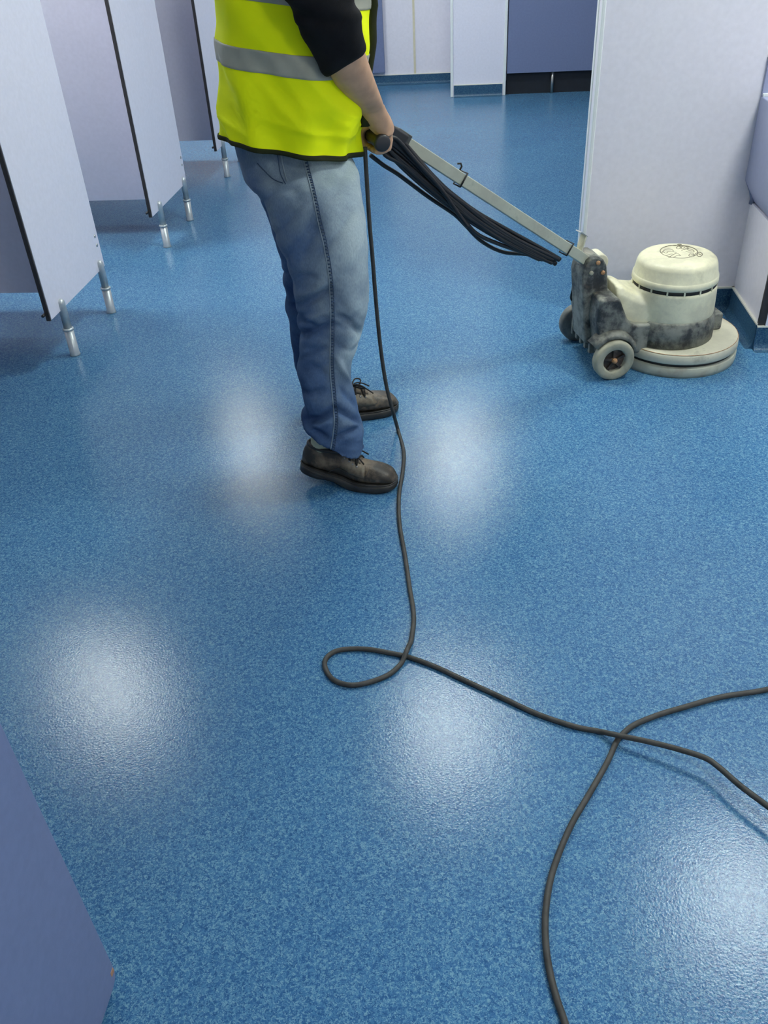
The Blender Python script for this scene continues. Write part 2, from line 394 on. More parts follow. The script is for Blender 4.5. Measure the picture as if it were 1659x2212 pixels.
# ================================================================== CUBICLES
XP = -1.652
def leg(y, e):
    c = V((XP + 0.012, y, 0))
    lg = G().lathe([(0.0215, 0), (0.0215, 0.006), (0.0195, 0.012), (0.0195, 0.112)], c, n=20).build('leg', M['alu'], e, smooth=False)
    for p in lg.data.polygons: p.use_smooth = len(p.vertices) == 4
    G().lathe([(0.0195, 0.111), (0.0225, 0.113), (0.0225, 0.120), (0.018, 0.122)], c, n=20).build('collar', M['alu'], lg, smooth=True)
    G().lathe([(0.0165, 0.121), (0.0165, 0.226), (0.0150, 0.236), (0.0095, 0.243), (0.001, 0.2455)], c, n=20).build('post', M['alu'], lg, smooth=True)
def pilaster(y0, y1, legs, label):
    e = empty('cubicle_pilaster', (XP, (y0 + y1)/2, 0), label, 'cubicle panel', 'cubicle pilasters')
    G().box((XP - 0.009, y0, 0.2), (XP + 0.009, y1, 2.02)).build('panel', M['lilac'], e, bevel=0.001)
    G().box((XP - 0.010, y0 - 0.007, 0.198), (XP + 0.006, y0 + 0.0005, 2.02)).build('edge_strip', M['dark_edge'], e)
    G().lathe([(0.006, 0), (0.006, 0.02)], (XP - 0.012, y0 - 0.004, 0.225), (0, -1, 0.0), n=10).build('door_stop', M['black'], e, smooth=True)
    for z in (0.305, 0.345):
        G().lathe([(0.0075, 0), (0.0075, 0.002), (0.004, 0.0035)], (XP + 0.0088, y1 - 0.03, z), (1, 0, 0), n=12).build('hinge_screw', M['steel'], e, smooth=True)
    for y in legs: leg(y, e)
    settle(e)
def divider(y, label):
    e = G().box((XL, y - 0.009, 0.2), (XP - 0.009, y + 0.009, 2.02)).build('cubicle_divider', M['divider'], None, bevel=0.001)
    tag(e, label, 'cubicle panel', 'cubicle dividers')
pilaster(3.09, 3.70, (3.195, 3.645), 'pale lilac cubicle pilaster on two metal legs, farthest from the man in the vest')
pilaster(4.43, 5.09, (4.55, 5.025), 'pale lilac cubicle pilaster on two metal legs, second from the man in the vest')
pilaster(5.845, 6.50, (5.985, 6.40), 'pale lilac cubicle pilaster just behind the back of the yellow vest')
def cub_door(y, label):
    e = empty('cubicle_door', (XP - 0.4, y, 0), label, 'door', 'open cubicle doors')
    G().box((XP - 0.74, y - 0.009, 0.2), (XP - 0.021, y + 0.009, 2.02)).build('leaf', M['lilac'], e, bevel=0.001)
    for z in (0.325, 1.85): G().lathe([(0.009, 0), (0.009, 0.07)], (XP - 0.0185, y, z - 0.035), n=10).build('hinge', M['alu'], e, smooth=True)
    settle(e)
cub_door(3.685, 'lilac cubicle door folded back behind the pilaster farthest from the man')
cub_door(5.075, 'lilac cubicle door folded back behind the second pilaster from the man')
cub_door(6.485, 'lilac cubicle door folded back behind the pilaster next to the yellow vest')
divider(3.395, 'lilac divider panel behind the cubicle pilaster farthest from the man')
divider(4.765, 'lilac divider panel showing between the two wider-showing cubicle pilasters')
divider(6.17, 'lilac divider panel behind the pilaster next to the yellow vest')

# far end: blue panels
e = empty('cubicle_screen', (0.95, 8.52, 0), 'dark dusty blue cubicle front raised over a gap, its shade put in as a black board, beside the pier', 'cubicle panel')
G().box((CXR + 0.02, 8.50, 0.175), (2.2, 8.52, 2.02)).build('panel', M['blue_door'], e, bevel=0.001)
G().box((CXR + 0.02, 8.545, 0), (2.2, 8.56, 0.19)).build('void_shade', M['void_shade'], e)  # black board standing in for the shaded void under the front
G().lathe([(0.013, 0), (0.013, 0.18)], (0.735, 8.528, 0), n=12).build('leg', M['steel'], e, smooth=True)
settle(e)
tag(G().box((-1.5, YB - 0.045, 0.115), (-0.815, YB - 0.0005, 2.02)).build('cubicle_door', M['blue_door'], None, bevel=0.002),
    'dusty blue door panel hanging near the far wall, half hidden behind the vest', 'door')

# open entry door at the lower left
XD = -0.592
dr = G()
R_ = 0.022; poly = [(XD, -0.12, 0.012)]
for k in range(5):
    a = -PI/2 + k/4*PI/2
    poly.append((XD, 0.69 - R_ + R_*math.cos(a), 0.012 + R_ + R_*math.sin(a)))
poly += [(XD, 0.69, 2.03), (XD, -0.12, 2.03)]
dr.prism(poly, (-0.044, 0, 0))
door = dr.build('door_1', M['blue_door'], None)
tag(door, 'dusty blue door leaf with a chipped rounded corner close to the floor', 'door', kind='structure')
G().box((XD - 0.03, 0.676, 0.030), (XD + 0.0006, 0.6905, 0.046)).build('chipped_corner', M['chip'], door, bevel=0.003)
G().box((XD - 0.036, -0.10, -0.0), (XD - 0.008, 0.655, 0.014)).build('gap_shade', M['groove'], door)  # black strip put in as the shadow line under the leaf

# ================================================================== VANITY by the partition
XV = 1.073
e = empty('vanity_unit', (XV + 0.3, 3.4, 0.80), 'lilac blue wall hung vanity trough at the corner above the duct wall', 'vanity')
prof = [(XV, 0.535), (XV + 0.048, 0.452), (XC + 0.4, 0.452), (XC + 0.4, 0.835), (XV, 0.835)]
G().prism([(x, YD - 0.05, z) for x, z in prof], (0, YA - YD + 0.05, 0)).build('trough', M['vanity'], e, bevel=0.004)
G().box((XV + 0.001, YA - 0.014, 0.836), (XC + 0.4, YA, 0.962)).build('upstand', M['vanity'], e, bevel=0.001)
G().box((XV, YA - 0.016, 0.962), (XC + 0.4, YA + 0.001, 0.968)).build('capping_strip', M['cream_line'], e)
G().box((XV + 0.002, YA - 0.024, 0.834), (XC + 0.4, YA - 0.012, 0.846)).build('seal', M['white'], e, bevel=0.003)
G().tube([(XV + 0.012, YA - 0.012, 0.535), (XV + 0.03, YA - 0.012, 0.50), (XV + 0.042, YA - 0.012, 0.465), (XV + 0.04, YA - 0.012, 0.445)], 0.011, 10).build('bracket', M['blue_door'], e, smooth=True)
settle(e)

# ================================================================== FLOOR MACHINE
D = V((0.80, 3.17, 0)); PHI = math.radians(15)
F = V((math.cos(PHI), math.sin(PHI), 0)); R = V((math.sin(PHI), -math.cos(PHI), 0)); UZ = V((0, 0, 1))
def MP(f, l, z): return D + F*f + R*l + UZ*z
def side(x, y, l):
    """a point of the machine's side face at lateral offset l"""
    return on_plane(x, y, D + R*l, R)
mach = empty('floor_machine', D, 'scuffed cream rotary floor polishing machine with grey black chassis', 'floor machine')
# base skirt, gap, deck
G().lathe([(0.20, 0.0), (0.229, 0.0), (0.231, 0.012), (0.231, 0.034), (0.226, 0.040), (0.2, 0.040)], D, n=72).build('base_ring', M['cream_pole'], mach, smooth=True, bevel=0)
G().lathe([(0.205, 0.030), (0.219, 0.032), (0.219, 0.058), (0.205, 0.06)], D, n=64).build('brush_gap', M['groove'], mach, smooth=True)
dk = G().lathe([(0.20, 0.052), (0.228, 0.053), (0.231, 0.058), (0.230, 0.084), (0.225, 0.0905), (0.218, 0.092), (0.10, 0.100), (0.0, 0.101)], D, n=72).build('deck', M['cream_deck'], mach, smooth=True)
G().tube([D + V((0.2262*math.cos(2*PI*k/72), 0.2262*math.sin(2*PI*k/72), 0.0898)) for k in range(73)], 0.0012, 6).build('rim_bead', M['rust'], dk, smooth=True)
# chassis: wide lower body + narrow tower
L0, L1 = -0.165, 0.118
body_px = [(1298,648),(1341,646),(1350,672),(1358,692),(1369,703),(1400,700),(1440,693),(1490,690),(1531,679),(1531,724),(1480,737),(1420,752),(1372,766),(1330,772),(1296,766),(1290,700)]
poly = [side(x, y, L1) for x, y in body_px]
g = G().prism(poly, R*(L0 - L1))
ch = g.build('chassis', M['chassis'], mach, bevel=0.012, segs=3)
L2, L3 = 0.035, -0.085
tw_px = [(1258,600),(1262,582),(1270,566),(1282,557),(1294,556),(1305,562),(1311,573),(1313,590),(1314,625),(1320,700),(1290,745),(1262,742)]
poly = [side(x, y, L2) for x, y in tw_px]
tw = G().prism(poly, R*(L3 - L2)).build('tower', M['chassis'], mach, bevel=0.008, segs=3)
def FZ(p):
    q = p - D; return q.dot(F), q.z
ft, zt = FZ(side(1258, 600, L2)); fb, zb = FZ(side(1262, 742, L2))
print('tower rear f,z', ft, zt, fb, zb, [tuple(round(c, 3) for c in FZ(side(x, y, L1))) for x, y in body_px])
# ribs on the rear of the tower and rear skirt plate
g = G()
for l in (-0.165, -0.12, -0.075, -0.03, 0.015):
    g.obox(MP(-0.345, l + 0.01, 0.16), F, R, UZ, 0.016, 0.009, 0.105)
g.build('rear_ribs', M['chassis'], mach, bevel=0.004)
G().obox(MP(-0.315, -0.035, 0.155), F, R, UZ, 0.03, 0.135, 0.095).build('rear_plate', M['chassis'], mach, bevel=0.012)
# nose block and side rib
G().lathe([(0.10, 0.096), (0.166, 0.097), (0.166, 0.150), (0.162, 0.186), (0.157, 0.192), (0.10, 0.193)], MP(-0.045, 0.012, 0), n=64).build('motor_skirt', M['chassis'], mach, smooth=True)
G().obox(MP(0.126, 0.012, 0.130), F, R, UZ, 0.030, 0.045, 0.034).build('nose_block', M['chassis'], mach, bevel=0.01)
# bolts on the tower
for x, y in ((1292,568),(1302,589),(1277,590)):
    p = side(x, y, L2)
    G().lathe([(0.0085, 0), (0.0085, 0.004), (0.005, 0.006)], p - R*0.001, R, n=10).build('bolt', M['rust'] if x != 1277 else M['tyre'], tw, smooth=True)
# wheel arch over the near wheel
FW = -0.312; RW = 0.076
wc_near = MP(FW, 0.165, RW); wc_far = MP(FW, -0.235, RW)
arch = G()
rings = []
for k in range(9):
    a = math.radians(15 + k*16)
    c0 = MP(FW, 0, RW); dirv = F*math.cos(a) + UZ*math.sin(a)
    rings.append([c0 + dirv*rr + R*l for rr, l in ((RW + 0.006, 0.10), (RW + 0.006, 0.150), (RW + 0.020, 0.145), (RW + 0.034, 0.10))])
arch.loft(rings).build('wheel_arch', M['chassis'], mach, smooth=True)
def wheel(c_out, sgn, mat, name='wheel'):
    ax = R*sgn
    wv = G().lathe([(0.040, -0.040), (0.070, -0.040), (0.076, -0.034), (0.0765, -0.010), (0.073, -0.002), (0.066, 0.0), (0.050, -0.001), (0.044, -0.004), (0.042, -0.012), (0.040, -0.030)], c_out, ax, n=40).build(name, mat, mach, smooth=True)
    g = G().lathe([(0.043, -0.030), (0.043, -0.020), (0.02, -0.018), (0.0, -0.018)], c_out, ax, n=30)
    for k in range(5):
        a = 2*PI*k/5 + 0.4
        d = F*math.cos(a) + UZ*math.sin(a); t = d.cross(ax)
        g.obox(c_out + d*0.022 - ax*0.014, d, t, ax, 0.02, 0.0045, 0.006)
    g.build('hub', M['hub'], wv)
    G().lathe([(0.011, -0.02), (0.011, -0.006), (0.008, 0.001), (0.004, 0.003)], c_out, ax, n=8).build('axle_nut', M['rust'], wv, smooth=False)
wheel(wc_near, 1, M['tyre']); wheel(wc_far, -1, M['tyre_dark'])
G().tube([wc_near - R*0.02, wc_far + R*0.02], 0.009, 10).build('axle', M['hub'], mach, smooth=True)
# cream hood: motor bell plus saddle towards the tower
MA = MP(-0.045, 0.012, 0)
g = G().lathe([(0.155, 0.182), (0.1565, 0.200), (0.154, 0.292), (0.149, 0.298), (0.0, 0.298)], MA, n=64)
secs = []
for f, hw, zt_, zl in ((-0.285, 0.078, 0.318, 0.17), (-0.262, 0.088, 0.316, 0.165), (-0.225, 0.098, 0.292, 0.155), (-0.17, 0.118, 0.276, 0.15), (-0.09, 0.135, 0.272, 0.15), (0.0, 0.138, 0.27, 0.15)):
    zm = zt_ - 0.05
    secs.append([MP(f, hw*k[0] - 0.018, zl + (zt_ - zl)*k[1]) for k in ((-1.08,0),(-1.04,0.45),(-0.96,0.78),(-0.78,0.95),(-0.4,1.0),(0.4,1.0),(0.78,0.95),(0.96,0.78),(1.04,0.45),(1.08,0))])
g.loft(secs)
hood = g.build('hood', M['cream'], mach); remesh(hood, 0.005, 8, 0.5)
# vent ring (dark) with cream ribs, then the cap
vr = G().lathe([(0.10, 0.294), (0.1495, 0.2945), (0.1495, 0.308), (0.10, 0.309)], MA, n=64).build('vent_gap', M['groove'], mach, smooth=True)
for k in range(16):
    a = 2*PI*k/16 + 0.05
    d = V((math.cos(a), math.sin(a), 0)); t = V((-d.y, d.x, 0))
    G().obox(MA + d*0.1485 + UZ*0.301, d, t, UZ, 0.004, 0.0028, 0.008).build('vent_rib', M['cream'], vr)
cap = G().lathe([(0.12, 0.3075), (0.1520, 0.3085), (0.1545, 0.312), (0.1525, 0.331), (0.1505, 0.3325), (0.1490, 0.335), (0.1425, 0.372), (0.1375, 0.384), (0.1275, 0.3925), (0.114, 0.3965), (0.06, 0.399), (0.0, 0.3995)], MA, n=72).build('cap', M['cream'], mach, smooth=True)
# engraved emblem on the cap
LZ = 0.3985
def lp(c):
    return on_z(1370 + c[0]/8.73, 500 + c[1]/8.73, LZ)
oc = [lp(c) for c in ((490,372),(1198,388),(845,262),(880,508))]
cen = (oc[0] + oc[1])*0.5; ux = (oc[1] - oc[0])*0.5; uy = (oc[2] - oc[3])*0.5
g = G()
ring = [cen + ux*math.cos(2*PI*k/48) + uy*math.sin(2*PI*k/48) for k in range(49)]
g.tube(ring, 0.0019, 6)
strokes = [[(520,405),(560,360),(620,335),(690,338),(733,362),(725,385),(660,385),(620,390)],
 [(545,388),(600,412),(640,388),(735,388),(800,410),(745,438),(650,490)], [(600,465),(680,432),(735,440),(640,490)],
 [(745,438),(800,412),(872,462),(800,462),(735,490),(650,492)],
 [(640,270),(700,262),(780,268),(830,245),(880,245),(895,265),(840,275),(800,300),(800,320),(840,330),(890,290),(940,275),(990,290),(1020,320),(970,345),(920,350),(890,365)],
 [(840,275),(890,300),(880,330),(930,320),(950,300)], [(920,350),(980,320),(1020,330),(1060,335),(1100,350),(1130,385),(1060,395),(1010,390),(970,375)], [(1000,345),(1050,365),(1090,370)],
 [(1030,450),(1060,420),(1110,418),(1120,445),(1090,465),(1040,470),(1030,450)], [(1060,448),(1090,435),(1110,440)],
 [(1120,470),(1150,430),(1190,400),(1250,395),(1285,430),(1260,465),(1210,470),(1180,440),(1220,425),(1250,440)]]
for s_ in strokes: g.tube(catmull([lp(c) for c in s_], 4), 0.0017, 6)
for v in g.v: v.z = LZ + 0.0003 + (v.z - LZ)*0.6
g.build('emblem', M['mark'], cap, smooth=True)
# handle
PIV = MP(FW + 0.005, -0.03, 0.375)
G0 = on_y(827, 310, 2.48)                                # near end of the grip bar
BD = V((-0.34, 0.94, 0)).normalized()                    # bar direction, away from the camera
BC = G0 + BD*0.20                                        # centre of the bar
PT = BC + (PIV - BC)*0.02
def pole_pt(x, y):
    n = (PIV - BC).cross(UZ).normalized(); return on_plane(x, y, PIV, n)
PA, PB = pole_pt(1266, 563), pole_pt(868, 303)
pd = (PA - PB).normalized(); pn = pd.cross(UZ).normalized(); pu = pn.cross(pd).normalized()
if pu.z < 0: pu = -pu
PTOP = PB - pd*0.09
pole = G().obox((PA + PTOP)*0.5, pd, pn, pu, (PA - PTOP).length/2, 0.018, 0.018).build('pole', M['cream_pole'], mach, bevel=0.003)
def at_pole(x, y):
    q = pole_pt(x, y); return PTOP + pd*((q - PTOP).dot(pd))
for x, y, w_ in ((990, 395, 0.0225), (1218, 545, 0.0225)):
    c = at_pole(x, y)
    pts = [c + pn*a*w_ + pu*b_*w_ for a, b_ in ((1,-1),(1,1),(-1,1),(-1,-1),(1,-1))]
    G().tube(pts, 0.0028, 8).build('cable_clip', M['groove'], pole, smooth=True)
c = at_pole(982, 388) + pu*0.02
G().tube([c, c + pu*0.012, c + pu*0.018 - pd*0.008, c + pu*0.012 - pd*0.018], 0.003, 8).build('hook', M['groove'], pole, smooth=True)
c = at_pole(1240, 552) + pu*0.022
G().obox(c + pu*0.018, (pd + pu*0.35).normalized(), pn, (pu - pd*0.35).normalized(), 0.003, 0.016, 0.030).build('latch_plate', M['cream_deck'], pole, bevel=0.001)
G().obox(c + pu*0.046 - pd*0.022, pd, pn, pu, 0.018, 0.016, 0.0015).build('latch_lip', M['steel'], pole)
# clevis at the foot of the pole
G().obox(PA + pd*0.02, pd, pn, pu, 0.03, 0.028, 0.026).build('clevis', M['chassis'], mach, bevel=0.006)
G().lathe([(0.026, -0.035), (0.030, -0.033), (0.030, 0.033), (0.026, 0.035)], PIV - R*0.05 - F*0.008, R, n=24).build('pivot_cover', M['cream_deck'], mach, smooth=True, bevel=0)
# control box and grips
cbx = G().obox(PTOP + pd*0.035 - pu*0.004, pd, pn, pu, 0.055, 0.040, 0.024).build('control_box', M['black'], mach, bevel=0.008)
G().obox(PB - pd*0.012 + pu*0.006, pd, pn, pu, 0.026, 0.026, 0.018).build('control_bracket', simple('grey_bracket', (0.06, 0.06, 0.055), 0.5), mach, bevel=0.003)
G().tube([G0 + BD*0.005, G0 + BD*0.12, BC, G0 + BD*0.28, G0 + BD*0.395], 0.0155, 14).build('handle_bar', M['black'], mach, smooth=True)
for k, (a, d) in enumerate(((G0, BD), (G0 + BD*0.40, -BD))):
    g = G().lathe([(0.016, -0.0005), (0.021, 0.001), (0.0235, 0.006), (0.0235, 0.012), (0.0205, 0.016), (0.0205, 0.120), (0.023, 0.124), (0.023, 0.13)], a, d, n=24)
    gr = g.build('grip', M['black'], mach, smooth=True)
G().tube([BC + pd*0.03, PTOP + pd*0.02], 0.017, 12).build('bar_neck', M['black'], mach, smooth=True)
# short wire loop at the rear of the tower
wl = catmull([MP(-0.335, -0.10, 0.34), MP(-0.375, -0.11, 0.29), MP(-0.385, -0.13, 0.22), MP(-0.36, -0.15, 0.19), MP(-0.35, -0.10, 0.185)], 6)
G().tube(wl, 0.004, 8).build('wire_loop', M['cable_dark'], mach, smooth=True)
settle(mach)

# ================================================================== CABLES
# one long power cable: from the handle down to the floor, a loop, out of the right of the frame and back
YH = 2.52
air = [(788,318),(790,350),(793,400),(798,480),(805,560),(812,650),(822,750),(834,830),(847,882)]
pts = [on_y(x, y, YH + 0.0*k) for k, (x, y) in enumerate(air)]
pts = [p for p in pts]
CR = 0.0062
flr = [(860,930),(872,975),(870,1020),(862,1070),(863,1130),(875,1200),(885,1270),(893,1320),(892,1360),(880,1412),(850,1450),(810,1470),(760,1480),(720,1468),(702,1440),(708,1418),(735,1404),(790,1402),(850,1412),(885,1420),(940,1440),(1000,1468),(1080,1505),(1160,1542),(1240,1569),(1290,1579)]
lift = {(870,1412): 1}
for (x, y) in flr: pts.append(on_z(x, y, CR))
for (x, y, z) in ((1333,1588,0.021),(1400,1602,0.030),(1460,1617,0.036),(1520,1636,0.040),(1550,1655,0.041),(1600,1698,0.043),(1659,1742,0.045)):
    pts.append(on_z(x, y, z))
pts += [on_z(1725, 1790, 0.045), on_z(1800, 1846, 0.035), V((1.15, 0.80, CR)), V((1.45, 1.0, CR)), V((1.42, 1.32, CR)), V((1.1, 1.44, CR)), V((0.85, 1.46, CR))]
for (x, y) in ((1659,1489),(1560,1505),(1480,1527),(1420,1545),(1370,1566),(1345,1586),(1333,1600),(1310,1650),(1270,1720),(1235,1780),(1205,1850),(1187,1910),(1178,1980),(1180,2050),(1190,2110),(1205,2165),(1222,2215)):
    pts.append(on_z(x, y, CR))
pts += [V((0.2, 0.52, CR)), V((0.24, 0.3, CR)), V((0.2, 0.0, CR)), V((0.3, -0.5, CR))]
cp = catmull(pts, 7)
# where the cable crosses itself at the loop, lift the later pass over the first
x0 = on_z(880, 1414, 0)
hits = [i for i, p in enumerate(cp) if (V((p.x, p.y, 0)) - x0).length < 0.035 and p.z < 0.02]
if hits:
    brk = max(range(1, len(hits)), key=lambda k: hits[k] - hits[k-1]) if len(hits) > 1 else 0
    for i in hits[:brk]:
        dd = (V((cp[i].x, cp[i].y, 0)) - x0).length
        cp[i].z = CR + 0.0135*math.cos(min(1, dd/0.035)*PI/2)**1.0
g = G().tube(cp, CR, 10)
pc = g.build('power_cable', M['cable'], None, smooth=True)
tag(pc, 'long black rubber power cable looping across the blue floor from the machine handle', 'cable')

# coiled cable hung under the handle: one bundle of strands
pp = pole_pt
bnd = [
 [(800,335),(830,358),(862,378),(925,425),(980,462),(1005,486),(1040,521),(1085,544),(1135,549),(1180,556)],
 [(815,330),(870,368),(930,415),(990,458),(1050,498),(1110,530),(1160,552),(1195,566)],
 [(822,336),(880,380),(940,425),(1000,468),(1060,508),(1120,540),(1170,562),(1204,578)],
 [(835,322),(890,365),(950,412),(1010,456),(1070,495),(1130,530),(1180,555),(1200,570)],
 [(848,312),(905,360),(965,410),(1025,455),(1085,490),(1140,520),(1185,545),(1210,560)],
 [(856,300),(900,350),(950,405),(990,462),(1010,490)],
 [(862,304),(915,365),(970,425),(1000,470),(1030,505),(1080,528),(1130,545)],
 [(868,312),(925,372),(985,432),(1050,478),(1115,518),(1170,545),(1208,562)],
 [(860,318),(910,372),(965,425),(1030,472),(1095,512),(1150,540),(1198,562)],
 [(845,330),(900,382),(960,432),(1020,475),(1085,517),(1140,545),(1192,568)],
 [(878,322),(930,378),(990,436),(1060,486),(1120,520),(1165,540)],
 [(830,340),(885,388),(945,435),(1005,478),(1060,512),(1115,540),(1165,560)],
 [(870,340),(930,395),(990,446),(1055,492),(1115,526),(1170,552)],
 [(852,345),(905,395),(965,442),(1030,488),(1090,522),(1145,548),(1190,565)],
]
upb = [(868,302),(908,346),(960,404),(1004,440),(1060,483),(1120,519),(1180,548),(1208,561)]
lob = [(832,335),(870,358),(918,396),(968,434),(1008,468),(1062,505),(1120,539),(1165,561)]
for k in range(18):
    t = (k + 0.5)/18; tw_ = []
    for j, (a, b_) in enumerate(zip(upb, lob)):
        tt = min(1, max(0, t + 0.10*math.sin(j*0.9 + k*2.1)))
        tw_.append((a[0] + (b_[0]-a[0])*tt, a[1] + (b_[1]-a[1])*tt))
    bnd.append([(842 - 14*t, 302 + 10*t)] + tw_)
for k in range(4, 14): bnd[k] = [(842 - k, 300 + k)] + bnd[k]
bnd = [b_ for k, b_ in enumerate(bnd) if k not in (1, 2, 11)]
g = G()
for i, s_ in enumerate(bnd):
    off = -0.024 - 0.007*(i % 4) + (0.03 if i in (0,) else 0) - (0.014 if i in (3, 4) else 0)
    path = []
    n_ = (PIV - BC).cross(UZ).normalized()
    if n_.y > 0: n_ = -n_
    for (x, y) in s_:
        p = on_plane(x, y, PIV + n_*(-off - 0.012 if True else 0), n_)
        path.append(p)
    g.tube(catmull(path, 6), 0.0066 if i not in (1,) else 0.0085, 8)
cb = g.build('cable_bundle', M['cable_dark'], None, smooth=True)
tag(cb, 'bundle of coiled black cable hanging under the machine handle pole', 'cable')

# ================================================================== PERSON
man = empty('person', (-0.42, 2.45, 0), 'person in yellow high visibility vest and faded jeans gripping the machine handle', 'person')
def ring2(b, f, depth, n=40, sq=2.3, tilt=0.0, Ybias=0.0):
    """closed section from a back point and a front point, depth along Y"""
    c = (b + f)*0.5; u = (f - b)*0.5; d = V((0, depth, tilt)); out = []
    for k in range(n):
        a = 2*PI*k/n; ca, sa = math.cos(a), math.sin(a)
        ca = math.copysign(abs(ca)**(2/sq), ca); sa = math.copysign(abs(sa)**(2/sq), sa)
        out.append(c + u*ca + d*sa)
    return out
def rr(pb, pf, Y, depth, **k):
    return ring2(on_y(*pb, Y), on_y(*pf, Y), depth, **k)

# ---- jeans
near = [((514,322),(738,324),2.46,0.125),((522,352),(757,347),2.445,0.140),((538,384),(774,378),2.41,0.150),((562,412),(780,408),2.385,0.140),((580,452),(785,448),2.35,0.118),
        ((596,505),(791,500),2.325,0.106),((618,555),(797,550),2.31,0.098),((632,595),(800,590),2.30,0.092),((637,635),(798,628),2.29,0.088),((642,672),(796,665),2.28,0.085),
        ((645,705),(791,698),2.275,0.082),((647,735),(780,730),2.27,0.080),((644,768),(767,764),2.262,0.078),((643,800),(758,798),2.255,0.076),((650,832),(757,832),2.25,0.076),
        ((655,858),(766,860),2.245,0.077),((660,880),(776,888),2.243,0.079),((655,880),(783,912),2.24,0.081,0.006),((650,884),(787,940),2.24,0.084,0.012),((649,893),(788,972),2.24,0.088,0.020)]
farl = [((535,384),(772,378),2.53,0.140),((562,420),(780,412),2.56,0.118),((590,500),(788,490),2.585,0.104),((609,560),(785,550),2.60,0.096),((613,605),(782,600),2.61,0.090),
        ((615,650),(775,645),2.62,0.085),((624,700),(768,695),2.635,0.081),((632,745),(757,742),2.65,0.078),((638,785),(752,780),2.66,0.077),((646,815),(754,802),2.67,0.080),((652,838),(757,818),2.675,0.083)]
pelv = [((500,238),(745,248),2.48,0.145),((508,285),(742,292),2.48,0.148),((516,330),(748,332),2.48,0.158),((528,372),(768,362),2.48,0.168),((552,402),(770,395),2.475,0.150)]
g = G()
g.loft([rr(q[0], q[1], q[2], q[3], tilt=(q[4] if len(q) > 4 else 0.0)) for q in near])
g.loft([rr(a, b, Y, d) for a, b, Y, d in farl])
g.loft([rr(a, b, Y, d, sq=2.5) for a, b, Y, d in pelv])
jeans = g.build('jeans', M['denim'], man)
remesh(jeans, 0.0065, 5, 0.5)
me = jeans.data
nv = len(me.vertices)
co = np.empty(nv*3); me.vertices.foreach_get('co', co); co = co.reshape(-1, 3)
no = np.empty(nv*3); me.vertices.foreach_get('normal', no); no = no.reshape(-1, 3)
disp = np.zeros(nv); fade_tone = np.zeros(nv)
def smst(a, b, x):
    t = min(1, max(0, (x - a)/(b - a))); return t*t*(3 - 2*t)
for i in range(nv):
    x, y, z = co[i]; nx, ny, nz = no[i]
    p = V((x, y, z))
    d = 0.005*noise.noise(p*9) + 0.0025*noise.noise(p*23 + V((4, 1, 2)))
    back = smst(0.35, -0.7, nx)
    # creases: valleys running across the cloth, slanting behind the knee, bunched over the shoe
    def crease(nx_, tx_, sn, st, sd):
        nn = (z*nx_[1] + x*nx_[0])*sn; tt = (z*tx_[1] + x*tx_[0])*st
        r_ = 1 - abs(noise.noise(V((nn, tt, y*4.5 + sd))))*2.1
        return max(0.0, r_)**2
    kz = math.exp(-((z - 0.50)/0.12)**2)
    d -= 0.011*kz*(0.35 + 0.65*back)*crease((-0.5, 1), (1, 0.5), 15, 4, 1.7)
    d -= 0.007*math.exp(-((z - 0.52)/0.09)**2)*(1 - back)*crease((0.8, 0.8), (0.8, -0.8), 14, 4, 5.2)
    d -= 0.008*math.exp(-((z - 0.80)/0.12)**2)*crease((-0.75, 0.7), (0.7, 0.75), 11, 3.5, 9.1)
    az = 1 - smst(0.12, 0.34, z)
    d -= 0.006*az*crease((0.45, 1), (1, -0.45), 13, 4, 3.3)
    d -= 0.004*az*crease((-0.5, 1), (1, 0.5), 14, 4, 13.3)
    disp[i] = d
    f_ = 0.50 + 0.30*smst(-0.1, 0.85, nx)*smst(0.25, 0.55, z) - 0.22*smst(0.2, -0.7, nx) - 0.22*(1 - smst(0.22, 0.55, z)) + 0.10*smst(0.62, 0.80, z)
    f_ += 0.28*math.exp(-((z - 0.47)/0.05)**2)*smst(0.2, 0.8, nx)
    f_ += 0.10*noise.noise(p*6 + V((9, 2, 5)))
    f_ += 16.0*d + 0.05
    if y > 2.50: f_ -= 0.12  # cloth on the far side set darker
    fade_tone[i] = max(0, min(1, f_))
